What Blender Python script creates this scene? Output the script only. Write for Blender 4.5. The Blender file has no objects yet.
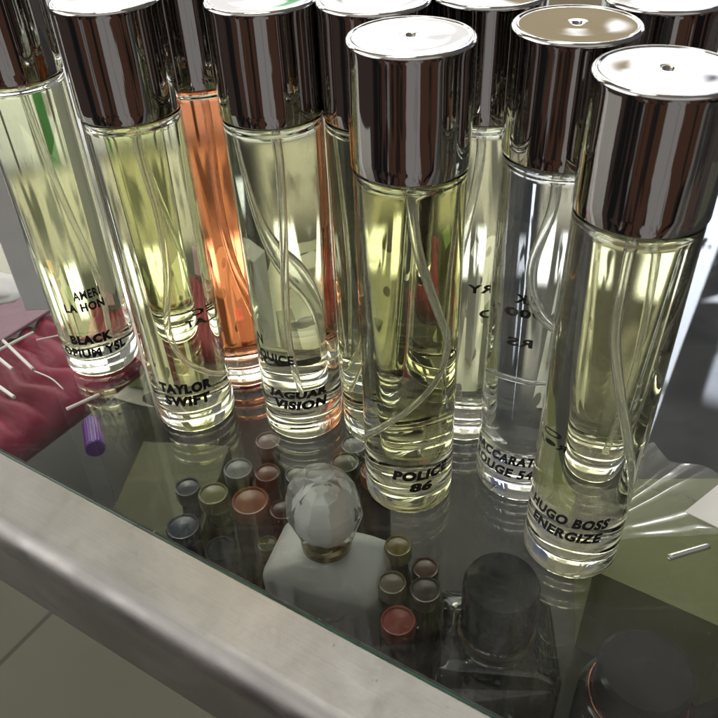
import bpy, bmesh, math, random
from mathutils import Vector, Matrix
random.seed(7)
S = 0.016                      # one unit below = one bottle radius = 16 mm
PI = math.pi
scene = bpy.context.scene
COL = scene.collection

# ------------------------------------------------------------------ materials
def new_mat(name):
    m = bpy.data.materials.new(name); m.use_nodes = True
    nt = m.node_tree; nt.nodes.clear()
    out = nt.nodes.new('ShaderNodeOutputMaterial')
    return m, nt, out

def principled(name, color, rough=0.5, metal=0.0, bump=0.0, bscale=80.0, var=0.0, vscale=40.0, coat=0.0, trans=0.0, ior=1.5, stretch=None, bdist=0.02):
    m, nt, out = new_mat(name)
    p = nt.nodes.new('ShaderNodeBsdfPrincipled')
    p.inputs['Base Color'].default_value = (*color, 1)
    p.inputs['Roughness'].default_value = rough
    p.inputs['Metallic'].default_value = metal
    p.inputs['Coat Weight'].default_value = coat
    p.inputs['Transmission Weight'].default_value = trans
    p.inputs['IOR'].default_value = ior
    nt.links.new(p.outputs[0], out.inputs['Surface'])
    tc = nt.nodes.new('ShaderNodeTexCoord')
    src = tc.outputs['Object']
    if stretch:
        mp = nt.nodes.new('ShaderNodeMapping')
        mp.inputs['Rotation'].default_value = stretch[0]
        mp.inputs['Scale'].default_value = stretch[1]
        mp.vector_type = 'POINT'
        nt.links.new(src, mp.inputs[0]); src = mp.outputs[0]
    if var > 0:
        n = nt.nodes.new('ShaderNodeTexNoise'); n.inputs['Scale'].default_value = vscale / S / 40
        n.inputs['Detail'].default_value = 6
        nt.links.new(src, n.inputs['Vector'])
        r = nt.nodes.new('ShaderNodeValToRGB')
        r.color_ramp.elements[0].position = 0.3; r.color_ramp.elements[1].position = 0.7
        r.color_ramp.elements[0].color = (*[c * (1 - var) for c in color], 1)
        r.color_ramp.elements[1].color = (*[min(1, c * (1 + var)) for c in color], 1)
        nt.links.new(n.outputs[0], r.inputs[0]); nt.links.new(r.outputs[0], p.inputs['Base Color'])
    if bump > 0:
        n2 = nt.nodes.new('ShaderNodeTexNoise'); n2.inputs['Scale'].default_value = bscale / S / 40
        n2.inputs['Detail'].default_value = 4
        nt.links.new(src, n2.inputs['Vector'])
        b = nt.nodes.new('ShaderNodeBump'); b.inputs['Strength'].default_value = bump
        b.inputs['Distance'].default_value = bdist * S
        nt.links.new(n2.outputs[0], b.inputs['Height']); nt.links.new(b.outputs[0], p.inputs['Normal'])
    return m

def glass(name, color, ior, rough=0.0, absorb=None, bump=0.0, bscale=2.0):
    m, nt, out = new_mat(name)
    g = nt.nodes.new('ShaderNodeBsdfGlass')
    g.inputs['Color'].default_value = (*color, 1); g.inputs['IOR'].default_value = ior
    g.inputs['Roughness'].default_value = rough
    nt.links.new(g.outputs[0], out.inputs['Surface'])
    if absorb:
        v = nt.nodes.new('ShaderNodeVolumeAbsorption')
        v.inputs['Color'].default_value = (*absorb[0], 1); v.inputs['Density'].default_value = absorb[1]
        nt.links.new(v.outputs[0], out.inputs['Volume'])
    if bump > 0:
        tc = nt.nodes.new('ShaderNodeTexCoord')
        n2 = nt.nodes.new('ShaderNodeTexNoise'); n2.inputs['Scale'].default_value = bscale / S
        n2.inputs['Detail'].default_value = 2
        nt.links.new(tc.outputs['Object'], n2.inputs['Vector'])
        b = nt.nodes.new('ShaderNodeBump'); b.inputs['Strength'].default_value = bump
        b.inputs['Distance'].default_value = 0.05 * S
        nt.links.new(n2.outputs[0], b.inputs['Height']); nt.links.new(b.outputs[0], g.inputs['Normal'])
    return m

def sheet_glass(name, tint, rough=0.0, grime=0.0, bump=0.0):
    """clear plate: straight-through transmission plus Fresnel reflection on each face"""
    m, nt, out = new_mat(name)
    N = nt.nodes.new; L = nt.links.new
    tr = N('ShaderNodeBsdfTransparent'); tr.inputs[0].default_value = (*tint, 1)
    gl = N('ShaderNodeBsdfGlossy'); gl.inputs['Roughness'].default_value = rough
    geo = N('ShaderNodeNewGeometry')
    mx = N('ShaderNodeMix'); mx.data_type = 'FLOAT'
    mx.inputs[2].default_value = 1.5; mx.inputs[3].default_value = 1 / 1.5
    L(geo.outputs['Backfacing'], mx.inputs[0])
    fr = N('ShaderNodeFresnel'); L(mx.outputs[0], fr.inputs['IOR'])
    mix = N('ShaderNodeMixShader'); L(fr.outputs[0], mix.inputs[0]); L(tr.outputs[0], mix.inputs[1]); L(gl.outputs[0], mix.inputs[2])
    last = mix.outputs[0]
    tc = N('ShaderNodeTexCoord')
    if grime > 0:
        n = N('ShaderNodeTexNoise'); n.inputs['Scale'].default_value = 0.35 / S; n.inputs['Detail'].default_value = 8
        n.inputs['Distortion'].default_value = 1.5
        L(tc.outputs['Object'], n.inputs['Vector'])
        r = N('ShaderNodeMapRange'); r.inputs[1].default_value = 0.42; r.inputs[2].default_value = 0.78
        r.inputs[3].default_value = 0; r.inputs[4].default_value = grime * 5
        L(n.outputs[0], r.inputs[0])
        df = N('ShaderNodeBsdfDiffuse'); df.inputs[0].default_value = (0.62, 0.6, 0.56, 1)
        n3 = N('ShaderNodeTexNoise'); n3.inputs['Scale'].default_value = 9 / S; n3.inputs['Detail'].default_value = 1; L(tc.outputs['Object'], n3.inputs['Vector'])
        r3 = N('ShaderNodeMapRange'); r3.inputs[1].default_value = .76; r3.inputs[2].default_value = .81; r3.inputs[4].default_value = .2; L(n3.outputs[0], r3.inputs[0])
        mp3 = N('ShaderNodeMapping'); mp3.inputs['Rotation'].default_value = (0, 0, .7); mp3.inputs['Scale'].default_value = (.06, 1.4, 1); L(tc.outputs['Object'], mp3.inputs[0])
        n4 = N('ShaderNodeTexNoise'); n4.inputs['Scale'].default_value = 1.6 / S; n4.inputs['Detail'].default_value = 3; L(mp3.outputs[0], n4.inputs['Vector'])
        r4 = N('ShaderNodeMapRange'); r4.inputs[1].default_value = .62; r4.inputs[2].default_value = .70; r4.inputs[4].default_value = .03; L(n4.outputs[0], r4.inputs[0])
        ad = N('ShaderNodeMath'); ad.operation = 'ADD'; L(r.outputs[0], ad.inputs[0]); L(r3.outputs[0], ad.inputs[1])
        ad2 = N('ShaderNodeMath'); ad2.operation = 'ADD'; L(ad.outputs[0], ad2.inputs[0]); L(r4.outputs[0], ad2.inputs[1])
        m2 = N('ShaderNodeMixShader'); L(ad2.outputs[0], m2.inputs[0]); L(last, m2.inputs[1]); L(df.outputs[0], m2.inputs[2])
        last = m2.outputs[0]
    if bump > 0:
        n = N('ShaderNodeTexNoise'); n.inputs['Scale'].default_value = 0.12 / S; n.inputs['Detail'].default_value = 1
        L(tc.outputs['Object'], n.inputs['Vector'])
        b = N('ShaderNodeBump'); b.inputs['Strength'].default_value = bump; b.inputs['Distance'].default_value = 0.05 * S
        L(n.outputs[0], b.inputs['Height']); L(b.outputs[0], gl.inputs['Normal'])
    L(last, out.inputs['Surface'])
    return m

M = {}
M['glass'] = glass('bottle glass', (0.985, 0.995, 0.985), 1.5)
M['chrome'] = principled('chrome plated cap', (0.55, 0.535, 0.52), 0.03, 1.0, bump=0.12, bscale=14, bdist=0.05)
M['plastic'] = glass('dip tube plastic', (1, 1, 1), 1.13)
M['ink'] = principled('black label ink', (0.008, 0.008, 0.008), 0.7)
m, nt, out = new_mat('hazy label film')
t_ = nt.nodes.new('ShaderNodeBsdfTransparent'); d_ = nt.nodes.new('ShaderNodeBsdfDiffuse'); d_.inputs[0].default_value = (.8, .8, .76, 1)
x_ = nt.nodes.new('ShaderNodeMixShader'); x_.inputs[0].default_value = .16  # white haze mixed in to mute doubled letters inside the glass
nt.links.new(t_.outputs[0], x_.inputs[1]); nt.links.new(d_.outputs[0], x_.inputs[2]); nt.links.new(x_.outputs[0], out.inputs[0])
M['label'] = m
LIQ = {
 'green':  ((0.86, 0.87, 0.34), 26), 'yellow': ((0.875, 0.85, 0.36), 26), 'pale': ((0.92, 0.905, 0.64), 22),
 'olive':  ((0.885, 0.865, 0.42), 21), 'clear': ((0.93, 0.95, 0.95), 4), 'orange': ((0.998, 0.44, 0.015), 62),
 'straw':  ((0.93, 0.90, 0.50), 18)}
for k, (c, d) in LIQ.items():
    M['liq_' + k] = glass('perfume ' + k, (1, 1, 1), 1.36 / 1.5, absorb=(c, d))

nt_ = M['plastic'].node_tree; g_ = [n for n in nt_.nodes if n.type == 'BSDF_GLASS'][0]; o_ = [n for n in nt_.nodes if n.type == 'OUTPUT_MATERIAL'][0]
tl_ = nt_.nodes.new('ShaderNodeBsdfTranslucent'); tl_.inputs[0].default_value = (.9, .92, .88, 1)
df_ = nt_.nodes.new('ShaderNodeBsdfDiffuse'); df_.inputs[0].default_value = (.9, .92, .88, 1)
a_ = nt_.nodes.new('ShaderNodeMixShader'); nt_.links.new(tl_.outputs[0], a_.inputs[1]); nt_.links.new(df_.outputs[0], a_.inputs[2])
b_ = nt_.nodes.new('ShaderNodeMixShader'); b_.inputs[0].default_value = .16; nt_.links.new(g_.outputs[0], b_.inputs[1]); nt_.links.new(a_.outputs[0], b_.inputs[2]); nt_.links.new(b_.outputs[0], o_.inputs['Surface'])

# ------------------------------------------------------------------ mesh helpers
def finish(bm, name, mats, parent=None, smooth=True, loc=None, recalc=True):
    if recalc: bmesh.ops.recalc_face_normals(bm, faces=bm.faces)
    bmesh.ops.scale(bm, vec=(S, S, S), verts=bm.verts)
    me = bpy.data.meshes.new(name); bm.to_mesh(me); bm.free()
    for m in (mats if isinstance(mats, (list, tuple)) else [mats]): me.materials.append(m)
    if smooth:
        for p in me.polygons: p.use_smooth = True
        if smooth == 'angle':
            me.set_sharp_from_angle(angle=math.radians(35))
    o = bpy.data.objects.new(name, me); COL.objects.link(o)
    if parent: o.parent = parent
    if loc is not None: o.location = Vector(loc) * S
    return o

def thing(name, label, cat, loc=(0, 0, 0), rz=0, group=None):
    o = bpy.data.objects.new(name, None); COL.objects.link(o)
    o.empty_display_size = S
    o.location = Vector(loc) * S; o.rotation_euler = (0, 0, rz)
    o['label'] = label; o['category'] = cat
    if group: o['group'] = group
    return o

def tag(o, label, cat, group=None):
    o['label'] = label; o['category'] = cat
    if group: o['group'] = group
    return o

def lathe(bm, prof, seg=96, off=(0, 0, 0)):
    """closed or axis-to-axis profile of (r, z)"""
    rings = []
    for r, z in prof:
        if r < 1e-6: rings.append([bm.verts.new((off[0], off[1], off[2] + z))])
        else: rings.append([bm.verts.new((off[0] + r * math.cos(2 * PI * i / seg), off[1] + r * math.sin(2 * PI * i / seg), off[2] + z)) for i in range(seg)])
    for a, b in zip(rings, rings[1:]):
        for i in range(seg):
            j = (i + 1) % seg
            if len(a) == 1 and len(b) == 1: continue
            if len(a) == 1: bm.faces.new((a[0], b[i], b[j]))
            elif len(b) == 1: bm.faces.new((a[i], a[j], b[0]))
            else: bm.faces.new((a[i], a[j], b[j], b[i]))
    return rings

def arc(cx, cz, r, a0, a1, n=6):
    return [(cx + r * math.cos(math.radians(a0 + (a1 - a0) * i / n)), cz + r * math.sin(math.radians(a0 + (a1 - a0) * i / n))) for i in range(n + 1)]

def tube(bm, pts, r, seg=14, r_in=None):
    pts = [Vector(p) for p in pts]
    t0 = (pts[1] - pts[0]).normalized()
    up = Vector((0, 0, 1)) if abs(t0.z) < .9 else Vector((1, 0, 0))
    nrm = t0.cross(up).normalized()
    def rings(rad):
        out = []; n = nrm.copy()
        for i, p in enumerate(pts):
            t = (pts[min(i + 1, len(pts) - 1)] - pts[max(i - 1, 0)]).normalized()
            n = (n - t * n.dot(t)).normalized(); b = t.cross(n)
            out.append([bm.verts.new(p + (n * math.cos(2 * PI * k / seg) + b * math.sin(2 * PI * k / seg)) * rad) for k in range(seg)])
        return out
    o = rings(r)
    def skin(R):
        for a, b in zip(R, R[1:]):
            for k in range(seg): bm.faces.new((a[k], a[(k + 1) % seg], b[(k + 1) % seg], b[k]))
    skin(o)
    if r_in:
        q = rings(r_in); skin(q)
        for e in (0, -1):
            for k in range(seg): bm.faces.new((o[e][k], o[e][(k + 1) % seg], q[e][(k + 1) % seg], q[e][k]))
    else:
        bm.faces.new(o[0]); bm.faces.new(o[-1])

def bez(ctrl, n=40):
    """smooth Catmull-Rom through the control points"""
    P = [Vector(c) for c in ctrl]; P = [P[0] * 2 - P[1]] + P + [P[-1] * 2 - P[-2]]
    out = []
    segs = len(P) - 3
    for s in range(segs):
        for i in range(n // segs + 1):
            t = i / (n // segs + 1); p0, p1, p2, p3 = P[s:s + 4]
            out.append(0.5 * ((2 * p1) + (-p0 + p2) * t + (2 * p0 - 5 * p1 + 4 * p2 - p3) * t * t + (-p0 + 3 * p1 - 3 * p2 + p3) * t ** 3))
    out.append(P[-2]); return out

def box(bm, lo, hi, mat=None, bevel=0.0, seg=3):
    r = bmesh.ops.create_cube(bm, size=1)
    c = [(a + b) / 2 for a, b in zip(lo, hi)]; d = [b - a for a, b in zip(lo, hi)]
    for v in r['verts']: v.co = Vector((c[0] + v.co.x * d[0], c[1] + v.co.y * d[1], c[2] + v.co.z * d[2]))
    if bevel:
        ed = {e for v in r['verts'] for e in v.link_edges}
        bmesh.ops.bevel(bm, geom=list(ed), offset=bevel, segments=seg, affect='EDGES', profile=0.5)
    if mat is not None:
        for v in bm.verts: v.co = v.co
    return r

def prism(bm, pts, z0, z1):
    a = [bm.verts.new((x, y, z0)) for x, y in pts]; b = [bm.verts.new((x, y, z1)) for x, y in pts]
    bm.faces.new(a); bm.faces.new(b)
    n = len(pts)
    for i in range(n): bm.faces.new((a[i], a[(i + 1) % n], b[(i + 1) % n], b[i]))

def text_polys(txt, bold):
    """glyph outlines of one line as a flat mesh (vertices, faces), laid out from the built-in font"""
    cu = bpy.data.curves.new('tmp', 'FONT'); cu.body = txt; cu.size = 1; cu.offset = bold; cu.resolution_u = 3
    cu.space_character = 1.12
    o = bpy.data.objects.new('tmp', cu); COL.objects.link(o)
    bpy.context.view_layer.update()
    me = o.to_mesh(); V = [v.co.copy() for v in me.vertices]; Fc = [tuple(p.vertices) for p in me.polygons]
    o.to_mesh_clear(); bpy.data.objects.remove(o); bpy.data.curves.remove(cu)
    return V, Fc

def lettering(lines, parent, bold=0.07, shear=0.18, radius=1.005, seed=0):
    """lines: (text, angle of first letter's left, angle of last letter's right, mid z, cap height)"""
    rnd = random.Random(seed)
    bm = bmesh.new()
    for txt, a0, a1, zc, hgt in lines:
        hgt *= .90; V, Fc = text_polys(txt, bold if len(txt) < 7 and 'M' not in txt else bold * .8)
        sb = bmesh.new(); sv = [sb.verts.new(v) for v in V]
        for f in Fc:
            try: sb.faces.new([sv[i] for i in f])
            except ValueError: pass
        bmesh.ops.triangulate(sb, faces=list(sb.faces))
        w0 = min(v.x for v in V); w1 = max(v.x for v in V); cuts = max(4, int((a1 - a0) / 2.5))
        for k in range(1, cuts):
            bmesh.ops.bisect_plane(sb, geom=list(sb.verts) + list(sb.edges) + list(sb.faces), plane_co=(w0 + (w1 - w0) * k / cuts, 0, 0), plane_no=(1, 0, 0))
        sb.verts.index_update(); V = [v.co.copy() for v in sb.verts]; Fc = [[v.index for v in f.verts] for f in sb.faces]; sb.free()
        xs = [v.x for v in V]; ys = [v.y for v in V]
        x0, x1, y0, y1 = min(xs), max(xs), min(ys), max(ys)
        vs = []
        for v in V:
            fy = (v.y - y0) / (y1 - y0); fx = (v.x - x0) / (x1 - x0)
            th = math.radians(a0 + (a1 - a0) * fx) + shear * hgt * (fy - .5)
            z = zc + hgt * (fy - .5)
            vs.append(bm.verts.new((radius * math.sin(th), -radius * math.cos(th), z)))
        for f in Fc:
            try: bm.faces.new([vs[i] for i in f])
            except ValueError: pass
    return finish(bm, 'lettering', M['ink'], parent, smooth=False, recalc=False)

# ------------------------------------------------------------------ the bottle: meshes shared by every copy
HC, H = 8.17, 10.29
bm = bmesh.new()
lathe(bm, [(0, 0.05), (.6, .05), (.78, .02)] + arc(.88, .12, .12, -90, 0, 8) + [(1.0, .3), (1.0, 2), (1.0, 5), (1.0, HC - .12)] + arc(.92, HC - .10, .08, 0, 90, 5) + [(.6, HC - .01), (0, HC - .01)])
body0 = finish(bm, 'glass_body', M['glass'])
bm = bmesh.new()
lathe(bm, [(0, .62), (.3, .60), (.6, .54)] + arc(.74, .66, .15, -80, 0, 8) + [(.89, 1.2), (.89, 3), (.89, 6), (.89, HC - .3)] + arc(.83, HC - .26, .06, 0, 90, 5) + [(0, HC - .2)])
liq0 = finish(bm, 'perfume', M['liq_pale'])
bm = bmesh.new()
R = 1.03
lathe(bm, [(0, HC + .02), (.9, HC + .02)] + arc(.99, HC + .06, .04, -90, 0, 4) + [(R, HC + .3), (R, HC + 1.2), (R, H - .20), (1.036, H - .12)]
      + arc(.965, H - .075, .071, -5, 105, 10) + [(.945, H - .018), (.90, H - .022), (.6, H - .018), (.3, H - .008), (.12, H - .004), (.085, H - .012), (.06, H - .07), (.03, H - .085), (0, H - .085)])
cap0 = finish(bm, 'cap', M['chrome'])
proto = [body0, liq0, cap0]

def dip(ctrl, parent):
    bm = bmesh.new(); tube(bm, bez(ctrl, 48), 0.07, 12, 0.046)
    return finish(bm, 'dip_tube', M['plastic'], parent)

def wander(rnd):
    a = rnd.uniform(0, 2 * PI); s = rnd.choice((-1, 1)); pts = [(0, 0, HC - .25), (.01, 0, 7.2)]
    for k, (rr, z) in enumerate(((.10, 5.9), (.25, 4.6), (.42, 3.4), (.58, 2.2), (.70, .85))):
        b = a + s * k * .18; pts.append((rr * math.cos(b), rr * math.sin(b), z))
    return pts

used = []
def bottle(x, y, liquid, lines, label, path=None, more=None, shear=.18, bold=.066, seed=0, group='chrome capped perfume testers standing on the counter', name='perfume_bottle'):
    t = thing(name, label, 'perfume bottle', (x, y, 0.012), 0, group)
    for p in proto:
        if not used: q = p
        else: q = p.copy(); COL.objects.link(q)
        q.parent = t
        if q.name.startswith('perfume'):
            if used: q.data = p.data.copy()
            q.data.materials[0] = M['liq_' + liquid]
        if q.name.startswith('cap'): q.rotation_euler[2] = seed * 1.7
    used.append(1)
    dip(path or wander(random.Random(seed)), t)
    if lines:
        bm = bmesh.new(); a0 = min(l[1] for l in lines) - 7; a1 = max(l[2] for l in lines) + 7
        z0 = min(l[3] - l[4] / 2 for l in lines) - .10; z1 = max(l[3] + l[4] / 2 for l in lines) + .10; k_ = 40; rows = []
        for q in range(k_ + 1):
            f = q / k_; th = math.radians(a0 + (a1 - a0) * f); ins = .07 * max(0, 1 - min(f, 1 - f) * k_ / 3) ** 2
            rows.append([bm.verts.new((1.002 * math.sin(th), -1.002 * math.cos(th), z)) for z in (z0 + ins, z1 - ins)])
        for a_, b_ in zip(rows, rows[1:]): bm.faces.new((a_[0], b_[0], b_[1], a_[1]))
        finish(bm, 'hazy_label', M['label'], t, recalc=False)
    if lines: lettering(lines, t, shear=shear, bold=bold, seed=seed)
    if more: lettering(more, t, shear=0, bold=.04, seed=seed)  # extra print imitating lettering seen refracted through the glass
    return t

bottle(1.038, 12.685, 'olive', [('POLICE', -24, 51, 1.29, .34), ('86', -3, 27, .93, .33)],
       'olive tinted bottle lettered POLICE 86, front row between two pale neighbours', seed=1,
       path=[(0, 0, HC - .25), (.02, 0, 7.4), (.12, -.15, 6.5), (.38, -.3, 5.4), (.58, -.3, 4.5), (.45, -.55, 3.8), (.0, -.72, 3.2), (-.48, -.5, 2.5), (-.66, .05, 1.7), (-.5, .5, .9)])
bottle(4.400, 10.746, 'straw', [('HUGO BOSS', -80, 18, 1.80, .33), ('ENERGIZE', -74, 12, 1.39, .33)],
       'pale yellow bottle lettered HUGO BOSS ENERGIZE, nearest to the camera', seed=2, more=[('CCARAT', 167, 187, 2.75, .2), ('ROUGE 540', 165, 189, 2.48, .2)],  # back print imitates the BACCARAT label refracted in this bottle
       path=[(0, 0, HC - .25), (-.03, -.05, 7.2), (-.02, -.12, 6), (.15, -.25, 4.8), (.38, -.32, 3.6), (.58, -.2, 2.4), (.68, .1, .9)])
bottle(-4.356, 15.673, 'yellow', [('TAYLOR', -35, 43, 1.51, .36), ('SWIFT', -30, 37, 1.11, .36)],
       'yellow green bottle lettered TAYLOR SWIFT beside the orange one', seed=3, more=[('GEC', 171, 187, 2.75, .22), ('KARAT', 166, 192, 2.46, .22)], shear=.06,
       path=[(0, 0, HC - .25), (0, 0, 7.2), (.1, -.1, 5.8), (.05, -.25, 4.4), (-.1, -.45, 3.1), (.1, -.65, 2.3), (.5, -.5, 1.7), (.7, 0, 1.2)])
bottle(-1.475, 15.226, 'pale', [('JAGUAR', -46, 42, 1.50, .33), ('VISION', -40, 39, 1.20, .33)],
       'faintly tinted bottle lettered JAGUAR VISION behind the frosted stopper', seed=4, more=[('N', -58, -46, 3.05, .3), ('OUICE', -56, -2, 2.62, .3)],
       path=[(0, 0, HC - .25), (.02, 0, 7.2), (-.02, -.05, 5.8), (-.08, -.2, 4.4), (-.12, -.4, 3.2), (-.05, -.58, 2), (.1, -.7, .9)])
bottle(-7.371, 18.078, 'green', [('BLACK', -22, 44, 1.33, .34), ('OPIUM YSL', -44, 62, .88, .34)],
       'green tinted bottle lettered BLACK OPIUM YSL at the far end of the front row', seed=5, more=[('AMERI', 4, 44, 2.75, .30), ('LA HON', -14, 46, 2.38, .30)], shear=.04,
       path=[(0, 0, HC - .25), (.02, 0, 7.2), (.12, -.12, 6), (.26, -.2, 4.8), (.4, -.2, 3.6), (.5, -.3, 2.4), (.5, -.52, .9)])
bottle(3.674, 12.896, 'clear', [('BACCARAT', -87, 4, 1.32, .33), ('ROUGE 540', -88, 14, .92, .33)],
       'colourless bottle lettered BACCARAT ROUGE 540 half hidden by the nearest one', seed=6, more=[('XK', 164, 176, 4.7, .25), ('900R', 162, 186, 4.35, .25), ('RS', 165, 176, 3.6, .25)],
       path=[(0, 0, HC - .25), (0, 0, 7.2), (-.1, .2, 5.8), (.2, .5, 4.5), (.68, .1, 3.75), (.2, -.7, 3.5), (-.62, -.35, 3.4), (-.66, .3, 3), (-.5, .5, 2), (0, .7, .8)])
bottle(-3.15, 17.35, 'orange', None, 'bright orange bottle wedged behind two greenish ones', seed=7)
bottle(.55, 14.85, 'yellow', None, 'yellowish bottle behind POLICE and beside JAGUAR, mostly hidden', seed=8)
bottle(2.62, 14.91, 'pale', None, 'pale bottle seen through the gap between POLICE and BACCARAT bottles', seed=9, more=[('ARY', 150, 172, 3.7, .26), ('D', 158, 165, 3.0, .26)])
bottle(5.50, 14.20, 'straw', None, 'bottle behind HUGO BOSS with only its chrome cap showing', seed=10)
bottle(-5.45, 20.1, 'green', None, 'rear bottle seen only through the BLACK OPIUM and TAYLOR glass', seed=11)
bottle(-1.15, 17.6, 'pale', [('N', -10, 4, 1.55, .34), ('OUICE', -30, 34, 1.1, .34)], 'rear bottle seen only through the JAGUAR bottle glass', seed=12)
bottle(1.3, 17.2, 'straw', None, 'rear bottle standing between the two pale second row bottles', seed=13)

# ------------------------------------------------------------------ the display counter
E0 = Vector((-9.213, 14.414, 0)); E = Vector((.8377, -.5461, 0)); Nn = Vector((-.5461, -.8377, 0))   # glass edge line, along it, outward
def along(u, o, z): return E0 + E * u + Nn * o + Vector((0, 0, z))
case = thing('display_counter', 'glass topped display counter with a brushed metal front rail', 'counter')
def extrude(bm, prof, u0, u1, closed=True, nseg=1):
    rows = [[bm.verts.new(along(u0 + (u1 - u0) * k / nseg, o, z)) for o, z in prof] for k in range(nseg + 1)]
    n = len(prof)
    for a, b in zip(rows, rows[1:]):
        for i in range(n if closed else n - 1): bm.faces.new((a[i], a[(i + 1) % n], b[(i + 1) % n], b[i]))
    if closed: bm.faces.new(rows[0]); bm.faces.new(rows[-1])
U0, U1 = -34, 40
M['pane'] = sheet_glass('counter glass', (0.96, 0.975, 0.96), 0.0, grime=0.008, bump=0.04)
bm = bmesh.new(); extrude(bm, [(0, 0), (0, -.32), (-60, -.32), (-60, 0)], U0, U1)
glass_top = finish(bm, 'glass_top', M['pane'], case, smooth=False)
M['edge'] = principled('green glass edge', (.03, .09, .06), .15, bump=.5, bscale=60, var=.6, vscale=30)
bm = bmesh.new(); extrude(bm, [(.012, -.005), (.012, -.31), (.05, -.31), (.05, -.03)], U0, U1)
finish(bm, 'glass_edge', M['edge'], case, smooth=False)
ang = math.atan2(E.y, E.x)
m, nt, out = new_mat('brushed aluminium rail'); N = nt.nodes.new; L = nt.links.new
p = N('ShaderNodeBsdfPrincipled'); p.inputs['Metallic'].default_value = 1.0
tc = N('ShaderNodeTexCoord'); mp = N('ShaderNodeMapping'); mp.inputs['Rotation'].default_value = (0, 0, -ang); L(tc.outputs['Object'], mp.inputs[0])
mp2 = N('ShaderNodeMapping'); mp2.inputs['Scale'].default_value = (.05, 1, 1); L(mp.outputs[0], mp2.inputs[0])
def noise(src, sc, det=4, dist=0):
    n = N('ShaderNodeTexNoise'); n.inputs['Scale'].default_value = sc / S; n.inputs['Detail'].default_value = det; n.inputs['Distortion'].default_value = dist
    L(src, n.inputs['Vector']); return n.outputs[0]
def mrange(v, a, b, c_, d):
    n = N('ShaderNodeMapRange'); L(v, n.inputs[0])
    for k, q in enumerate((a, b, c_, d)): n.inputs[k + 1].default_value = q
    return n.outputs[0]
def mul(a, b):
    n = N('ShaderNodeMath'); n.operation = 'MULTIPLY'; L(a, n.inputs[0]); L(b, n.inputs[1]); return n.outputs[0]
brush = noise(mp2.outputs[0], 20, 6); blot = noise(mp.outputs[0], .35, 5, .6); speck = noise(mp.outputs[0], 5, 2)
v = mul(mul(mrange(brush, .3, .7, .96, 1.03), mrange(blot, .3, .7, .84, 1.10)), mrange(speck, .20, .25, .6, 1))
vm = N('ShaderNodeVectorMath'); vm.operation = 'SCALE'; vm.inputs[0].default_value = (.385, .372, .355); L(v, vm.inputs['Scale']); L(vm.outputs[0], p.inputs['Base Color'])
L(mrange(noise(mp.outputs[0], .8, 6, 1),  .3, .7, .40, .58), p.inputs['Roughness'])
b = N('ShaderNodeBump'); b.inputs['Strength'].default_value = .12; b.inputs['Distance'].default_value = .01 * S
L(brush, b.inputs['Height']); L(b.outputs[0], p.inputs['Normal']); L(p.outputs[0], out.inputs[0])
M['alu'] = m
prof = [(.075, -.45), (.075, .02), (.11, .055)] + [(o, z) for o, z in ((1.33, .06),)] + [(1.36 + .5 * math.cos(math.radians(a)), -.44 + .5 * math.sin(math.radians(a))) for a in (90, 78, 66, 54, 42, 30, 18, 6, 0)] + [(1.88, -.55), (1.86, -.62), (1.86, -2.45), (1.80, -2.5), (1.2, -2.5), (1.2, -.45)]
bm = bmesh.new(); extrude(bm, prof, U0, U1)
finish(bm, 'front_rail', M['alu'], case, smooth='angle')
M['shelf'] = principled('grey shelf board', (.045, .043, .038), .5, var=.25, vscale=3)
bm = bmesh.new(); extrude(bm, [(-.5, -9), (-.5, -9.4), (-34, -9.4), (-34, -9)], U0 + 1, U1 - 1)
finish(bm, 'shelf', M['shelf'], case, smooth=False)
M['panel'] = principled('dark counter panel', (.045, .045, .04), .5, var=.2, vscale=3)
bm = bmesh.new(); extrude(bm, [(-.06, -.36), (-.22, -.36), (-.22, -7.2), (-.06, -7.2)], U0 + 1, U1 - 1)
finish(bm, 'front_panel', M['panel'], case, smooth=False)
bm = bmesh.new(); extrude(bm, [(-34.05, -.36), (-34.4, -.36), (-34.4, -9.6), (-34.05, -9.6)], U0 + 1, U1 - 1)
finish(bm, 'back_panel', M['panel'], case, smooth=False)

# floor under and in front of the counter
m, nt, out = new_mat('floor tiles')
N = nt.nodes.new; L = nt.links.new
p = N('ShaderNodeBsdfPrincipled'); p.inputs['Roughness'].default_value = .35
tc = N('ShaderNodeTexCoord'); mp = N('ShaderNodeMapping'); mp.inputs['Rotation'].default_value = (0, 0, -ang)
mp.inputs['Location'].default_value = (.399, .05, 0)
br = N('ShaderNodeTexBrick'); br.offset = 0; br.inputs['Scale'].default_value = 1
br.inputs['Brick Width'].default_value = .45; br.inputs['Row Height'].default_value = .45; br.inputs['Mortar Size'].default_value = .004
br.inputs['Color1'].default_value = (.125, .125, .09, 1); br.inputs['Color2'].default_value = (.138, .137, .098, 1); br.inputs['Mortar'].default_value = (.06, .06, .045, 1)
L(tc.outputs['Object'], mp.inputs[0]); L(mp.outputs[0], br.inputs[0])
nz = N('ShaderNodeTexNoise'); nz.inputs['Scale'].default_value = 3; nz.inputs['Detail'].default_value = 5; L(mp.outputs[0], nz.inputs[0])
mr = N('ShaderNodeMapRange'); mr.inputs[3].default_value = .75; mr.inputs[4].default_value = 1.25; L(nz.outputs[0], mr.inputs[0])
vm = N('ShaderNodeVectorMath'); vm.operation = 'SCALE'; L(br.outputs[0], vm.inputs[0]); L(mr.outputs[0], vm.inputs['Scale'])
L(vm.outputs[0], p.inputs['Base Color']); L(p.outputs[0], out.inputs[0])
bm = bmesh.new()
vs = [bm.verts.new(v) for v in ((-150, -6, -56), (150, -6, -56), (150, 150, -56), (-150, 150, -56))]; bm.faces.new(vs)
fl = finish(bm, 'floor', m, smooth=False); fl['kind'] = 'structure'

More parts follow.
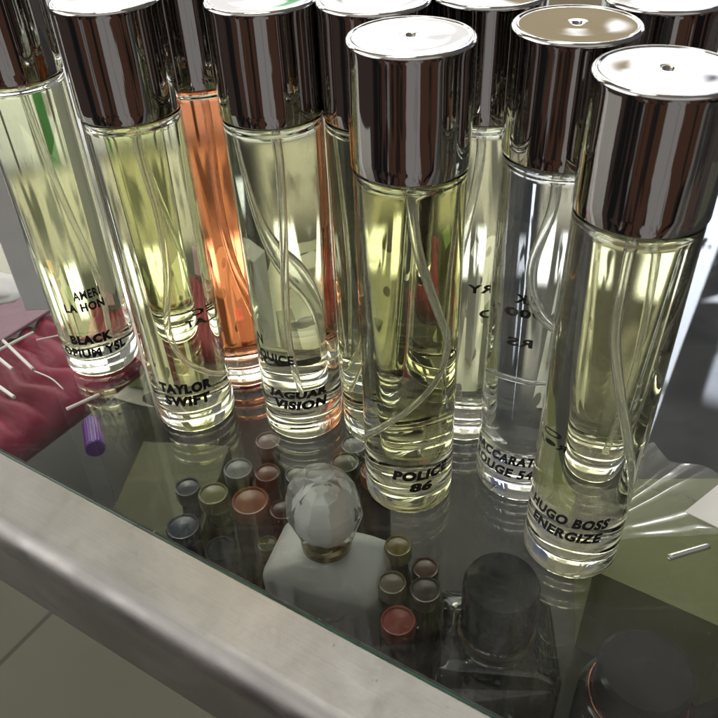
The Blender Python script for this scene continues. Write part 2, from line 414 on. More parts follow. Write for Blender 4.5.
# ------------------------------------------------------------------ things on the glass
M['white'] = principled('white card', (.74, .73, .72), .6, var=.04)
M['offcut'] = principled('milky tube offcut', (.78, .76, .72), .3)
def offcut(p0, p1, label, r=.05, bend=0):
    a, b = Vector((*p0, r + .012)), Vector((*p1, r + .012)); mid = (a + b) / 2; d = (b - a)
    mid += Vector((-d.y, d.x, 0)) * bend
    t = thing('tube_offcut', label, 'tube offcut', (mid.x, mid.y, 0), 0, 'cut pieces of dip tube scattered on the glass')
    bm = bmesh.new(); off = Vector((mid.x, mid.y, 0))
    tube(bm, [q - off for q in bez([a, mid, b], 10)], r, 10, r * .6)
    o = finish(bm, 'tube_wall', M['offcut'], t)
    return t
def offcut1(p0, p1, label, r=.05, bend=0, mat='offcut'):
    a, b = Vector((*p0, r + .012)), Vector((*p1, r + .012)); mid = (a + b) / 2; d = (b - a)
    mid += Vector((-d.y, d.x, 0)) * bend
    bm = bmesh.new(); off = Vector((mid.x, mid.y, 0))
    tube(bm, [q - off for q in bez([a, mid, b], 10)], r, 10, r * .6)
    return tag(finish(bm, 'tube_offcut', M[mat], None, loc=off), label, 'tube offcut', 'cut pieces of dip tube scattered on the glass')
offcut1((-10.9, 18.1), (-9.75, 19.29), 'white tube offcut crossing another at the far left edge')
offcut1((-10.55, 18.95), (-9.24, 17.52), 'longest white tube offcut, crossing over another piece')
offcut1((-10.5, 18.2), (-9.85, 17.57), 'short white tube offcut just below the crossed pair')
offcut1((-10.3, 17.1), (-9.42, 16.35), 'white tube offcut lying nearest to the metal rail')
offcut1((-7.85, 15.77), (-7.09, 16.31), 'white tube offcut in front of the BLACK OPIUM bottle')
offcut1((-9.56, 18.93), (-8.75, 19.17), 'thin white tube offcut touching the BLACK OPIUM bottle base', .025)
offcut1((-9.2, 17.48), (-8.16, 16.63), 'thin curved tan sliver near the crossed offcuts', .02, .06, 'offcut')
M['steel'] = principled('clear tube', (.60, .60, .56), .15, .6)
offcut1((6.36, 10.17), (7.3, 10.42), 'stubby greyish tube offcut near the white card', .07, 0, 'steel')
bm = bmesh.new(); prism(bm, [(7.07, 11.29), (8.13, 12.05), (9.6, 11.3), (7.95, 10.55)], .16, .19)
tag(finish(bm, 'paper_card', M['white'], smooth=False), 'white paper card corner on the glass at the right edge', 'card')
# clear film fanned out round the nearest bottle
m, nt, out = new_mat('clear film')
N = nt.nodes.new; L = nt.links.new
tr = N('ShaderNodeBsdfTransparent'); gl = N('ShaderNodeBsdfGlossy'); gl.inputs['Roughness'].default_value = .3
df = N('ShaderNodeBsdfDiffuse'); df.inputs[0].default_value = (.75, .75, .72, 1)
lw = N('ShaderNodeLayerWeight'); lw.inputs[0].default_value = .14
m1 = N('ShaderNodeMixShader'); L(lw.outputs['Fresnel'], m1.inputs[0]); L(tr.outputs[0], m1.inputs[1]); L(gl.outputs[0], m1.inputs[2])
m2 = N('ShaderNodeMixShader'); m2.inputs[0].default_value = .15; L(m1.outputs[0], m2.inputs[1]); L(df.outputs[0], m2.inputs[2])
L(m2.outputs[0], out.inputs[0])
bm = bmesh.new(); na, nr = 300, 16; rows = []
rf = random.Random(5); ph = [rf.uniform(0, 6.28) for _ in range(8)]
for i in range(na + 1):
    a = -.03 + 1.5 * i / na
    pl = sum(math.sin(a * f_ + p_) / (k_ + 1) for k_, (f_, p_) in enumerate(zip((5, 11, 17, 29, 41), ph)))
    pl = abs(pl) ** .8
    R1 = 4.1 + .35 * math.sin(a * 5 + 1) + .15 * math.sin(a * 17)
    if a > .8: R1 *= max(.56, 1 - (a - .8) * 2.4)
    row = []
    for j in range(nr + 1):
        rr = 1.12 + (R1 - 1.12) * j / nr
        row.append(bm.verts.new((rr * math.cos(a), rr * math.sin(a), .02 + .075 * pl * min(1, j / 3) * (1 - .6 * abs(j / nr - .5)))))
    rows.append(row)
for a_, b_ in zip(rows, rows[1:]):
    for j in range(nr): bm.faces.new((a_[j], a_[j + 1], b_[j + 1], b_[j]))
M['film'] = m
m_thin = m.copy()
for n_ in m_thin.node_tree.nodes:
    if n_.type == 'LAYER_WEIGHT': n_.inputs[0].default_value = .08
    if n_.type == 'MIX_SHADER' and not n_.inputs[0].is_linked: n_.inputs[0].default_value = .008
M['film_thin'] = m_thin
from mathutils import noise as mn
def crumple(x, y, f):
    h = 0
    for k in range(4):
        q = Vector((x * f * 2 ** k, y * f * 2 ** k, k * 3.7)); h += (1 - abs(mn.noise(q)) * 2.4) / 2 ** k
    return h
for v in bm.verts: v.co.z += .05 * max(0, crumple(v.co.x, v.co.y, .7) - .5)
tag(finish(bm, 'clear_film', m, loc=(4.4, 10.746, 0)), 'crinkled clear film fanned out on the glass behind the HUGO BOSS bottle', 'plastic film')
# slim pale carton beside the BLACK OPIUM bottle
M['carton'] = principled('pale grey carton', (.74, .76, .80), .55, var=.05)
bm = bmesh.new(); box(bm, (-.42, -.1, 0), (.42, .7, 9.5), bevel=.04)
tag(finish(bm, 'slim_carton', M['carton'], smooth=False, loc=(-9.95, 20.6, .012)), 'slim pale grey carton standing upright beside the BLACK OPIUM bottle', 'carton')
M['cream'] = principled('cream liner', (.86, .84, .70), .7, var=.22, vscale=1.2)  # pale surface added below the glass to brighten the bottles
SHZ = -8.99
bm = bmesh.new(); nx_, ny_ = 60, 40; G = []
for a_ in range(nx_ + 1):
    row = []
    for b_ in range(ny_ + 1):
        x = -11 + 17.5 * a_ / nx_; y = 26.2 + 13 * b_ / ny_ + .5 * math.sin(x * .9)
        row.append(bm.verts.new((x, y, SHZ + .06 + .05 * math.sin(x * 1.7 + y) + .05 * math.sin(y * 2.1))))
    G.append(row)
for a_ in range(nx_):
    for b_ in range(ny_): bm.faces.new((G[a_][b_], G[a_ + 1][b_], G[a_ + 1][b_ + 1], G[a_][b_ + 1]))
tag(finish(bm, 'added_liner', M['cream']), 'cream paper liner added on the rear shelf to brighten the bottles', 'liner')
rc = random.Random(3)  # unseen cartons added to vary the colours refracted by the bottles
for x, y, w_, d_, h_, c_, lb in ((-9.6, 27.5, 1.6, 1.4, 5.5, (.30, .42, .16), 'leaf green carton added on the liner under the BLACK OPIUM bottle'),
        (-7.6, 29.2, 1.1, 1.1, 6.0, (.85, .36, .03), 'orange carton added on the liner seen through the TAYLOR bottle'),
        (-5.6, 28.0, 1.5, 1.3, 4.6, (.60, .58, .48), 'off white carton added on the liner right of the orange carton'),
        (-4.9, 26.9, .9, .9, 4.2, (.75, .05, .22), 'small pink carton added on the liner seen through the orange bottle'),
        (-2.6, 28.6, 1.3, 1.2, 4.4, (.42, .40, .26), 'khaki brown carton added on the liner behind the JAGUAR bottle'),
        (.2, 29.5, 1.4, 1.2, 5.2, (.74, .72, .62), 'ivory carton added on the liner beyond the POLICE bottle'),
        (1.9, 27.0, 1.0, 1.0, 4.0, (.16, .24, .10), 'dark green carton added on the liner beyond the POLICE bottle'),
        (4.6, 29.0, 1.5, 1.3, 5.4, (.62, .62, .66), 'silvery grey carton added on the liner beyond the BACCARAT bottle')):
    bm = bmesh.new(); box(bm, (-w_ / 2, -d_ / 2, 0), (w_ / 2, d_ / 2, h_), bevel=.05)
    o = tag(finish(bm, 'carton', principled('carton board', c_, .45, var=.12, vscale=5), smooth=False, loc=(x, y, SHZ + .18)), lb, 'carton', 'cartons added on the rear shelf to colour the refractions')
    o.rotation_euler[2] = rc.uniform(-.5, .5)
# crumpled tissue
M['tissue'] = principled('white tissue', (.7, .7, .68), .8)
bm = bmesh.new(); bmesh.ops.create_icosphere(bm, subdivisions=4, radius=1)
for v in bm.verts:
    n = math.sin(v.co.x * 5 + v.co.y * 3) * .12 + math.sin(v.co.y * 9 - v.co.z * 7) * .08 + random.uniform(-.03, .03)
    v.co *= 1 + n; v.co.x *= 1.7; v.co.y *= .9; v.co.z = max(0, v.co.z * .35 + .2)
tag(finish(bm, 'crumpled_tissue', M['tissue'], loc=(-12.2, 21.6, .012)), 'crumpled white tissue on the glass at the left edge', 'tissue')
M['blue'] = principled('blue plastic', (.06, .2, .36), .3)
bm = bmesh.new(); lathe(bm, [(0, 0), (.7, 0), (.75, .06), (.72, .9), (.66, 1.0), (0, 1.0)], 40)
tag(finish(bm, 'blue_lid', M['blue'], smooth='angle', loc=(-12.9, 23.2, .012)), 'small blue lid beyond the crumpled tissue', 'lid')

# ------------------------------------------------------------------ things on the shelf under the glass
SH = -8.99
bm = bmesh.new(); nx, ny = 170, 130; G = []
for i in range(nx + 1):
    row = []
    for j in range(ny + 1):
        u, v_ = i / nx, j / ny
        x = 1.5 + 9.5 * u + .4 * math.sin(v_ * 7); y = 8.6 + 6.2 * v_ - 1.6 * u + .3 * math.sin(u * 9)
        row.append(bm.verts.new((x, y, -1.75 + .42 * crumple(x, y, .33))))
    G.append(row)
for i in range(nx):
    for j in range(ny): bm.faces.new((G[i][j], G[i + 1][j], G[i + 1][j + 1], G[i][j + 1]))
tag(finish(bm, 'crumpled_wrap', M['film_thin']), 'crumpled clear wrap under the glass over the two black containers', 'plastic wrap')
# perfume flask with a frosted faceted stopper
M['frost'] = principled('frosted white flask', (.58, .60, .58), .4, var=.03)
M['facet'] = principled('frosted clear stopper', (.90, .92, .92), .16, trans=.85, ior=1.3)
M['core'] = principled('stopper core', (.95, .96, .95), .5)
M['gold'] = principled('gold collar', (.30, .24, .14), .3, 1.0)
t = thing('perfume_flask', 'squat frosted grey flask with a large faceted clear stopper under the glass', 'perfume flask', (-1.12, 13.75, SH), -.34)
bm = bmesh.new()
def rrect(hx, hy, r, n=6):
    o = []
    for sx, sy, a in ((1, 1, 0), (-1, 1, 90), (-1, -1, 180), (1, -1, 270)):
        for k in range(n + 1):
            b = math.radians(a + 90 * k / n); o.append((sx * (hx - r) + r * math.cos(b), sy * (hy - r) + r * math.sin(b)))
    return o
def loft(bm, secs, n=6):
    rows = [[bm.verts.new((x, y, z)) for x, y in rrect(hx, hy, r, n)] for hx, hy, r, z in secs]
    k = len(rows[0])
    for a, b in zip(rows, rows[1:]):
        for i in range(k): bm.faces.new((a[i], a[(i + 1) % k], b[(i + 1) % k], b[i]))
    bm.faces.new(rows[0]); bm.faces.new(rows[-1])
loft(bm, [(1.45, .95, .35, 0), (1.6, 1.1, .45, .12), (1.68, 1.15, .40, 4.55), (1.64, 1.1, .38, 4.72), (1.35, .95, .36, 4.98), (.95, .75, .34, 5.2), (.6, .58, .4, 5.38), (.5, .5, .45, 5.4)])
finish(bm, 'flask_body', M['frost'], t)
bm = bmesh.new(); lathe(bm, [(0, 5.4), (.62, 5.4), (.7, 5.5), (.7, 5.72), (.62, 5.8), (0, 5.8)], 40); finish(bm, 'collar', M['gold'], t, smooth='angle')
bm = bmesh.new()
rings = []
for z, r, ph in ((5.7, .45, 0), (6.25, .95, .5), (7.0, 1.1, 0), (7.85, .88, .5), (8.35, .40, 0)):
    rings.append([bm.verts.new((r * math.cos(2 * PI * (k + ph) / 8), r * .85 * math.sin(2 * PI * (k + ph) / 8), z + random.uniform(-.06, .06))) for k in range(8)])
for i, (a, b) in enumerate(zip(rings, rings[1:])):
    for k in range(8):
        if i % 2 == 0: bm.faces.new((a[k], a[(k + 1) % 8], b[k])); bm.faces.new((a[(k + 1) % 8], b[(k + 1) % 8], b[k]))
        else: bm.faces.new((a[k], a[(k + 1) % 8], b[(k + 1) % 8])); bm.faces.new((a[k], b[(k + 1) % 8], b[k]))
bm.faces.new(rings[0]); bm.faces.new(rings[-1])
stp = finish(bm, 'stopper', M['facet'], t, smooth=False)
bm = bmesh.new(); lathe(bm, [(0, 5.85), (.25, 5.85), (.62, 6.35), (.66, 6.9), (.40, 7.5), (.15, 7.7), (0, 7.7)], 7); finish(bm, 'stopper_core', M['core'], stp, smooth=False)

# dark flask
M['dark'] = principled('black lacquer flask', (.012, .014, .012), .12, coat=.5)
M['darkcap'] = principled('black cap', (.015, .016, .018), .18)
t = thing('dark_flask', 'black square shouldered perfume flask with gold ringed cap under the glass', 'perfume flask', (3.25, 11.5, SH), -.1)
bm = bmesh.new(); loft(bm, [(1.5, 1.3, .3, 0), (1.62, 1.4, .3, .15), (1.62, 1.4, .3, 3.9), (1.5, 1.3, .35, 4.2), (.9, .9, .5, 4.4)]); finish(bm, 'flask_body', M['dark'], t)
bm = bmesh.new(); lathe(bm, [(0, 4.35), (.98, 4.35), (1.02, 4.42), (1.02, 4.62), (.97, 4.68), (0, 4.68)], 48); finish(bm, 'gold_ring', M['gold'], t, smooth='angle')
bm = bmesh.new(); lathe(bm, [(0, 4.69), (.95, 4.69), (.95, 6.4), (.88, 6.55), (0, 6.6)], 48); finish(bm, 'flask_cap', M['darkcap'], t, smooth='angle')
t = thing('dark_jar', 'black round jar with a copper band under the glass at lower right', 'jar', (6.6, 9.9, SH))
bm = bmesh.new(); lathe(bm, [(0, 0), (1.3, 0), (1.45, .2), (1.45, 3.4), (1.2, 3.7), (0, 3.75)], 48); finish(bm, 'jar_body', M['dark'], t)
M['copper'] = principled('copper band', (.5, .2, .12), .25, 1.0)
bm = bmesh.new(); lathe(bm, [(1.2, 3.7), (1.24, 3.8), (1.2, 3.9), (1.16, 3.8), (1.2, 3.7)], 48); finish(bm, 'band', M['copper'], t)
bm = bmesh.new(); lathe(bm, [(0, 3.9), (1.15, 3.9), (1.15, 4.9), (1.05, 5.0), (0, 5.0)], 48); finish(bm, 'jar_lid', M['darkcap'], t, smooth='angle')

# small vials with coloured caps
def vial(x, y, ztop, r, capc, bodyc, label, rough=.3, trans=0.0):
    k = label
    r *= .93; capc = [v * .42 for v in capc]
    mc = principled('vial cap', capc, rough, trans=trans, var=.25, vscale=8, bump=.3, bscale=6); mb = principled('vial body', [v * .1 for v in bodyc], .3, trans=.6, ior=1.3)
    hgt = ztop - SH
    t = thing('sample_vial', label, 'vial', (x, y, SH), 0, 'small vials with coloured caps under the glass')
    bm = bmesh.new(); lathe(bm, [(0, 0), (r * .95, 0), (r, .08), (r, hgt - 1.5), (r * .8, hgt - 1.2), (r * .72, hgt - .52), (0, hgt - .52)], 32); finish(bm, 'vial_body', mb, t)
    bm = bmesh.new(); lathe(bm, [(0, hgt - .5), (r * .97, hgt - .5), (r, hgt - .46), (r, hgt - .08), (r * .95, hgt), (r * .86, hgt - .01), (r * .8, hgt - .05), (r * .3, hgt - .02), (0, hgt)], 32); finish(bm, 'vial_cap', mc, t, smooth='angle')
for a in [(-3.94, 17.17, -4, .5, (.30, .33, .34), (.2, .25, .3), 'vial with grey blue disc cap in front of the TAYLOR bottle'),
          (-4.61, 16.19, -4, .5, (.30, .29, .10), (.3, .3, .1), 'vial with mustard disc cap left of the orange one'),
          (-3.07, 18.34, -4, .45, (.42, .30, .27), (.3, .2, .2), 'vial with dusty pink cap beneath the orange bottle'),
          (-3.46, 15.84, -4, .62, (.50, .13, .04), (.6, .15, .03), 'vial with burnt orange cap left of the frosted stopper'),
          (-2.94, 14.69, -4.6, .32, (.12, .22, .06), (.1, .25, .05), 'thin green capped vial between orange cap and metal rail'),
          (-5.5, 15.39, -4.5, .55, (.03, .05, .12), (.02, .04, .1), 'vial with navy blue cap near the metal rail'),
          (-4.4, 14.9, -5, .5, (.05, .06, .13), (.02, .04, .1), 'vial with slate blue cap next to the green one'),
          (.69, 11.57, -4, .5, (.50, .06, .05), (.4, .05, .05), 'vial with bright red disc cap right of the frosted flask'),
          (.61, 12.73, -4, .42, (.28, .22, .14), (.3, .25, .15), 'vial with tan disc cap just behind the red one'),
          (.85, 13.94, -4, .42, (.34, .25, .07), (.3, .2, .1), 'vial with amber yellow cap under the POLICE bottle'),
          (.33, 16.82, -4, .5, (.50, .10, .04), (.5, .1, .05), 'vial with orange red cap left behind the POLICE base'),
          (-.6, 17.6, -4.4, .5, (.12, .16, .08), (.1, .15, .05), 'vial with dark olive cap under the JAGUAR bottle')]:
    vial(*a)
rv = random.Random(11)
for x, y, c_, lb in ((-2.1, 17.1, (.35, .34, .32), 'vial with pearly grey cap between the TAYLOR and JAGUAR bases'), (-3.0, 16.9, (.30, .12, .08), 'vial with brick coloured cap behind the burnt orange one'),
                     (-2.5, 15.7, (.10, .03, .03), 'vial with maroon cap against the frosted stopper'), (-5.6, 17.0, (.10, .12, .16), 'vial with smoky cap on the far side of the mustard one'),
                     (1.5, 12.6, (.10, .08, .07), 'vial with dark brown cap right of the tan one'), (1.6, 13.6, (.22, .10, .09), 'vial with dull rose cap under the POLICE bottle front'),
                     (-.3, 18.6, (.30, .30, .26), 'vial with chalky cap far under the JAGUAR bottle')):
    vial(x, y, -4.2 + rv.uniform(-.5, .3), .42 + rv.uniform(-.05, .08), c_, c_, lb)

# dark red ridged packet
M['magenta'] = principled('wine red satin', (.42, .003, .065), .5, coat=.0, var=.3, vscale=4)
M['pink'] = principled('pale pink flap', (.48, .27, .36), .5)
t = thing('ridged_packet', 'dark wine red ridged packet with a pale pink flap under the glass', 'packet', (-13.2, 20.9, -4.6), math.radians(-36))
bm = bmesh.new(); nx, ny = 110, 30
G = []
for i in range(nx + 1):
    row = []
    for j in range(ny + 1):
        x = -6 + 12 * i / nx; y = -2.6 + 5.2 * j / ny
        xx = x + .25 * math.sin(y * 1.1 + x * .7) + .12 * math.sin(y * 3.1); ph = (xx % .98) / .98
        e = max(0, 1 - abs(y / 2.6) ** 6)
        z = (.25 + .55 * math.sqrt(max(0, 1 - (2 * ph - 1) ** 2))) * e ** .5 + .05 * math.sin(y * 1.3 + x)
        row.append(bm.verts.new((y, x, z)))
    G.append(row)
for i in range(nx):
    for j in range(ny): bm.faces.new((G[i][j], G[i + 1][j], G[i + 1][j + 1], G[i][j + 1]))
ret = bmesh.ops.extrude_face_region(bm, geom=list(bm.faces))
for v in [g for g in ret['geom'] if isinstance(g, bmesh.types.BMVert)]: v.co.z = -.5
finish(bm, 'ridges', M['magenta'], t)
bm = bmesh.new(); box(bm, (-4.3, 2.3, .85), (-1.9, 4.8, .98), bevel=.05); finish(bm, 'flap', M['pink'], t, smooth=False)
# purple ribbed cap bottle
M['purple'] = principled('violet plastic', (.13, .012, .30), .25, coat=.3)
M['lime'] = principled('yellow green block', (.09, .09, .03), .5, var=.15, vscale=6)
t = thing('violet_vial', 'vial with ribbed violet cap lying below the BLACK OPIUM bottle', 'vial', (-8.95, 19.1, -4.2), 0)
bm = bmesh.new(); seg = 48
def ribbed(bm, r, z0, z1):
    lathe(bm, [(0, z0), (r, z0), (r, z0 + .05), (r, z1 - .05), (r * .9, z1), (0, z1)], seg)
ribbed(bm, .31, -.85, .85)
for v in bm.verts:
    if v.co.xy.length > .3: v.co.xy *= 1 + .05 * (round(math.atan2(v.co.y, v.co.x) / (2 * PI) * seg) % 2)
bmesh.ops.rotate(bm, verts=bm.verts, cent=(0, 0, 0), matrix=Matrix.Rotation(math.radians(78), 3, 'X'))
bmesh.ops.rotate(bm, verts=bm.verts, cent=(0, 0, 0), matrix=Matrix.Rotation(math.radians(20), 3, 'Z'))
finish(bm, 'ribbed_cap', M['purple'], t, smooth='angle')
# yellow green block below TAYLOR imitating bottle reflections, khaki carton at right
bm = bmesh.new(); box(bm, (-1.6, -2.2, 0), (1.6, 2.2, 3.2), bevel=.06)
o = tag(finish(bm, 'perfume_carton', M['lime'], smooth=False, loc=(-6.6, 18.0, SH)), 'yellow green block imitating bottle reflections between violet vial and navy cap', 'carton')
o.rotation_euler[2] = math.radians(-8)
M['khaki'] = principled('khaki carton', (.19, .20, .075), .5, var=.1, vscale=3)
bm = bmesh.new(); prism(bm, [(6.4, 13.5), (9.5, 11.4), (16, 13.5), (13, 16.6), (7.2, 16.9)], SH, -5)
tag(finish(bm, 'flat_carton', M['khaki'], smooth=False), 'large khaki carton under the glass behind the HUGO BOSS bottle', 'carton')

# ------------------------------------------------------------------ world: what surrounds the stall
w = bpy.data.worlds.new('World'); scene.world = w; w.use_nodes = True
nt = w.node_tree; nt.nodes.clear(); N = nt.nodes.new; L = nt.links.new
out = N('ShaderNodeOutputWorld'); bg = N('ShaderNodeBackground'); L(bg.outputs[0], out.inputs[0])
tc = N('ShaderNodeTexCoord'); sp = N('ShaderNodeSeparateXYZ'); L(tc.outputs['Generated'], sp.inputs[0])
def mth(op, a, b=None, c=None):
    n = N('ShaderNodeMath'); n.operation = op
    for i, v in enumerate((a, b, c)):
        if v is None: continue
        if isinstance(v, (int, float)): n.inputs[i].default_value = v
        else: L(v, n.inputs[i])
    return n.outputs[0]
az = mth('MULTIPLY', mth('ARCTAN2', sp.outputs[0], sp.outputs[1]), 180 / PI)      # 0 = away from the camera, + to the right
el = mth('MULTIPLY', mth('ARCSINE', mth('MINIMUM', mth('MAXIMUM', sp.outputs[2], -1), 1)), 180 / PI)
def band(v, lo, hi, s=1.0):
    a = N('ShaderNodeMapRange'); a.interpolation_type = 'SMOOTHSTEP'; L(v, a.inputs[0]); a.inputs[1].default_value = lo - s; a.inputs[2].default_value = lo + s
    b = N('ShaderNodeMapRange'); b.interpolation_type = 'SMOOTHSTEP'; L(v, b.inputs[0]); b.inputs[1].default_value = hi - s; b.inputs[2].default_value = hi + s
    b.inputs[3].default_value = 1; b.inputs[4].default_value = 0
    return mth('MULTIPLY', a.outputs[0], b.outputs[0])
def rgb(c):
    n = N('ShaderNodeRGB'); n.outputs[0].default_value = (*c, 1); return n.outputs[0]
def over(base, mask, col):
    n = N('ShaderNodeMix'); n.data_type = 'RGBA'; L(mask, n.inputs[0]); L(base, n.inputs[6]); L(col, n.inputs[7]); return n.outputs[2]
r = N('ShaderNodeValToRGB'); cr = r.color_ramp
L(mth('MULTIPLY_ADD', el, 1 / 180, .5), r.inputs[0])
stops = [(-90, (.03, .022, .02)), (-8, (.045, .032, .027)), (4, (.10, .09, .085)), (26, (.11, .11, .11)), (45, (.12, .112, .098)), (90, (.24, .225, .20))]
cr.elements[0].position = 0; cr.elements[0].color = (*stops[0][1], 1)
cr.elements[1].position = 1; cr.elements[1].color = (*stops[-1][1], 1)
for e, c in stops[1:-1]:
    x = cr.elements.new((e + 90) / 180); x.color = (*c, 1)
c = r.outputs[0]
def patch(scale, lo, hi):
    n = N('ShaderNodeTexNoise'); n.inputs['Scale'].default_value = scale; n.inputs['Detail'].default_value = 2; n.inputs['Distortion'].default_value = .8
    L(tc.outputs['Generated'], n.inputs['Vector'])
    m_ = N('ShaderNodeMapRange'); m_.interpolation_type = 'SMOOTHSTEP'; L(n.outputs[0], m_.inputs[0]); m_.inputs[1].default_value = lo; m_.inputs[2].default_value = hi
    return m_.outputs[0]
# daylight opening beyond the counter, with bars and colour patches put in for reflections
c = over(c, mth('MULTIPLY', band(az, -48, 44, 3), band(el, 6, 23, 1.2)), rgb((2.7, 2.72, 2.75)))
c = over(c, mth('MULTIPLY', mth('MULTIPLY', band(az, -48, 44, 3), band(el, 6, 23, 1.2)), mth('MULTIPLY', patch(9, .54, .62), .7)), rgb((.55, .50, .45)))
c = over(c, mth('MULTIPLY', band(az, -5, -1, 1.2), band(el, 13.5, 16.5, .8)), rgb((.35, .85, .45)))
for a in (-40, -22, -3, 33): c = over(c, mth('MULTIPLY', band(az, a, a + 2.2, .5), band(el, 4, 26, 1)), rgb((.22, .20, .18)))
c = over(c, mth('MULTIPLY', band(az, 11, 19, .6), band(el, 8, 20, .6)), rgb((.48, .40, .26)))
c = over(c, mth('MULTIPLY', band(az, -34, -27, .8), band(el, 12, 26, 1)), rgb((.05, .5, .12)))
# glow bands added above it to brighten the bottles, with a row of strip lights
c = over(c, mth('MULTIPLY', band(az, -50, 22, 3), band(el, 23.5, 30, .8)), rgb((3.2, 3.0, 2.3)))
c = over(c, mth('MULTIPLY', mth('MULTIPLY', band(az, -50, 24, 3), band(el, 23.5, 30, .8)), patch(7, .45, .62)), rgb((.7, .68, .55)))
c = over(c, mth('MULTIPLY', band(az, -23, 22, 2), band(el, 29, 40, 2.5)), rgb((3.8, 3.55, 2.75)))
c = over(c, mth('MULTIPLY', mth('MULTIPLY', band(az, -23, 22, 2), band(el, 29, 42, 2)), patch(6, .5, .6)), rgb((.6, .56, .45)))
for a0, a1, e0, e1 in ((-22, -12, 30, 33), (2, 9, 30.3, 32.8), (13, 20, 29.5, 33.2)):
    c = over(c, mth('MULTIPLY', mth('MULTIPLY', band(az, a0, a1, .8), band(el, e0, e1, .8)), patch(14, .30, .42)), rgb((30, 30, 29)))
c = over(c, mth('MULTIPLY', band(az, 25.5, 60, .8), band(el, 19, 48, 1)), rgb((.07, .08, .13)))
q = mth('DIVIDE', mth('ABSOLUTE', mth('ADD', az, mth('MULTIPLY_ADD', el, .03, -28.4))), mth('MAXIMUM', mth('SUBTRACT', 44, el), .1))  # tapered bright streaks put in for the counter glass to reflect
c = over(c, mth('MULTIPLY', mth('MULTIPLY', band(q, -1, .055, .010), band(el, 26, 43.5, .4)), patch(22, .34, .42)), rgb((7, 7.5, 8.5)))
c = over(c, mth('MULTIPLY', mth('MULTIPLY', band(az, 28.5, 35, .6), band(el, 30.5, 33, .5)), patch(14, .40, .50)), rgb((5, 5.3, 6)))
c = over(c, mth('MULTIPLY', mth('MULTIPLY', band(az, 30.5, 32, .3), band(el, 34, 39, .8)), patch(12, .40, .50)), rgb((4, 4.3, 5)))
# unseen glow added behind and to the left for the rail highlight
c = over(c, mth('MULTIPLY', mth('GREATER_THAN', mth('ABSOLUTE', az), 125), band(el, 28, 62, 6)), rgb((.6, .57, .54)))
c = over(c, mth('MULTIPLY', band(az, -118, -62, 5), band(el, 6, 40, 3)), rgb((2.6, 2.5, 2.45)))
c = over(c, mth('MULTIPLY', band(az, -118, -55, 6), band(el, 42, 72, 4)), rgb((.62, .60, .57)))
# behind the camera: brown and grey stripes put in for the caps to mirror
back = mth('GREATER_THAN', mth('ABSOLUTE', az), 100)
wn = N('ShaderNodeTexNoise'); wn.inputs['Scale'].default_value = 3.2; wn.inputs['Detail'].default_value = 5; wn.inputs['Distortion'].default_value = 1.2
L(tc.outputs['Generated'], wn.inputs['Vector'])
azb = mth('ADD', mth('MODULO', mth('ADD', az, 360), 360), mth('MULTIPLY_ADD', wn.outputs[0], 36, -18))
lowm = band(el, -89, 12, 4)
c = over(c, mth('MULTIPLY', mth('MULTIPLY', band(azb, 110, 250, 4), lowm), 1.0), rgb((.062, .032, .022)))
c = over(c, mth('MULTIPLY', band(azb, 168, 192, 1.0), lowm), rgb((.235, .225, .22)))
c = over(c, mth('MULTIPLY', band(azb, 176, 178, .5), lowm), rgb((.2, .18, .18)))
for a0, a1, col in ((128, 134, (.15, .13, .12)), (146, 150, (.02, .015, .012)), (206, 210, (.02, .015, .012)), (226, 232, (.16, .15, .15)), (240, 246, (.03, .03, .03))):
    c = over(c, mth('MULTIPLY', band(azb, a0, a1, .8), lowm), rgb(col))
c = over(c, mth('MULTIPLY', mth('MULTIPLY', band(azb, 100, 172, 6), lowm), patch(5, .50, .58)), rgb((.008, .007, .007)))
c = over(c, mth('MULTIPLY', mth('MULTIPLY', band(azb, 194, 260, 6), lowm), patch(4, .50, .58)), rgb((.010, .009, .009)))
L(c, bg.inputs[0]); bg.inputs[1].default_value = 1.0
w.cycles.sampling_method = 'MANUAL'; w.cycles.sample_map_resolution = 1024

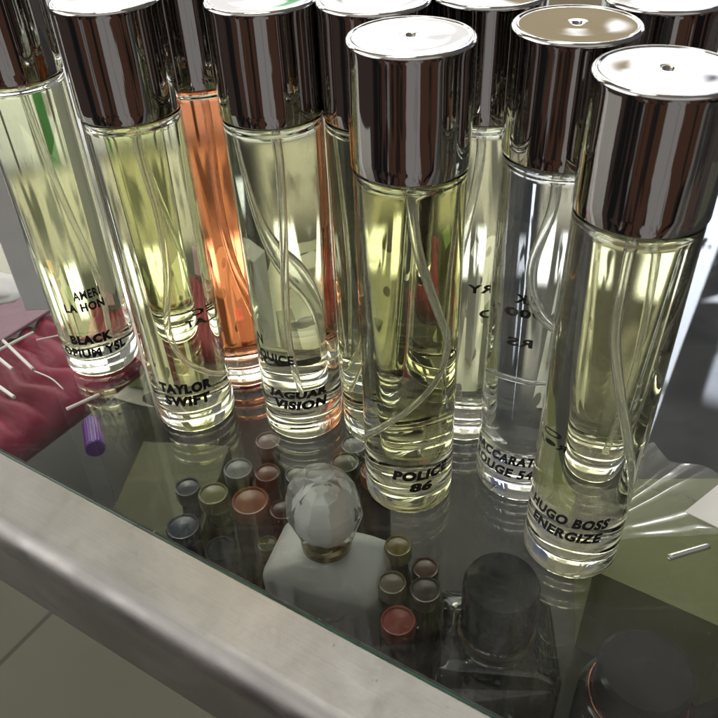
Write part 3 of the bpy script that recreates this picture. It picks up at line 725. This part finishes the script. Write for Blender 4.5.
def area(name, loc, target, sx, sy, power, color=(1, 1, 1)):
    l = bpy.data.lights.new(name, 'AREA'); l.shape = 'RECTANGLE'; l.size = sx * S; l.size_y = sy * S; l.energy = power; l.color = color
    o = bpy.data.objects.new(name, l); COL.objects.link(o); o.location = Vector(loc) * S
    o.rotation_euler = (Vector(target) - Vector(loc)).to_track_quat('-Z', 'Y').to_euler()
    return o
area('overhead_key', (-8, 30, 85), (0, 15, 0), 26, 18, 4, (1, .98, .94))  # unseen key light added overhead, placed clear of the reflections

# ------------------------------------------------------------------ camera
cam = bpy.data.cameras.new('Camera'); co = bpy.data.objects.new('Camera', cam); COL.objects.link(co); scene.camera = co
pitch, roll = math.radians(39.3567), math.radians(-2.6755)
F = Vector((0, math.cos(pitch), -math.sin(pitch))); U = Vector((0, math.sin(pitch), math.cos(pitch))); X = Vector((1, 0, 0))
X2 = math.cos(roll) * X + math.sin(roll) * U; U2 = -math.sin(roll) * X + math.cos(roll) * U
Mx = Matrix((X2, U2, -F)).transposed().to_4x4(); Mx.translation = Vector((0, 0, 14.2558)) * S
co.matrix_world = Mx
cam.sensor_width = 36; cam.lens = 36 * 795.0 / 718; cam.clip_start = .01; cam.clip_end = 200
cam.dof.use_dof = True; cam.dof.focus_distance = 17.5 * S; cam.dof.aperture_fstop = 50

# ------------------------------------------------------------------ render
scene.render.engine = 'CYCLES'
cy = scene.cycles
cy.max_bounces = 15; cy.transmission_bounces = 15; cy.glossy_bounces = 10; cy.diffuse_bounces = 4; cy.transparent_max_bounces = 24; cy.volume_bounces = 0
cy.caustics_reflective = True; cy.caustics_refractive = True; cy.blur_glossy = 0.0
cy.sample_clamp_indirect = 12; cy.sample_clamp_direct = 0
cy.use_adaptive_sampling = True; cy.adaptive_threshold = 0.05; cy.adaptive_min_samples = 16
cy.use_denoising = True
try: cy.denoiser = 'OPENIMAGEDENOISE'
except Exception: pass
scene.view_settings.view_transform = 'Standard'; scene.view_settings.look = 'None'
scene.view_settings.exposure = 0.2; scene.view_settings.gamma = 1
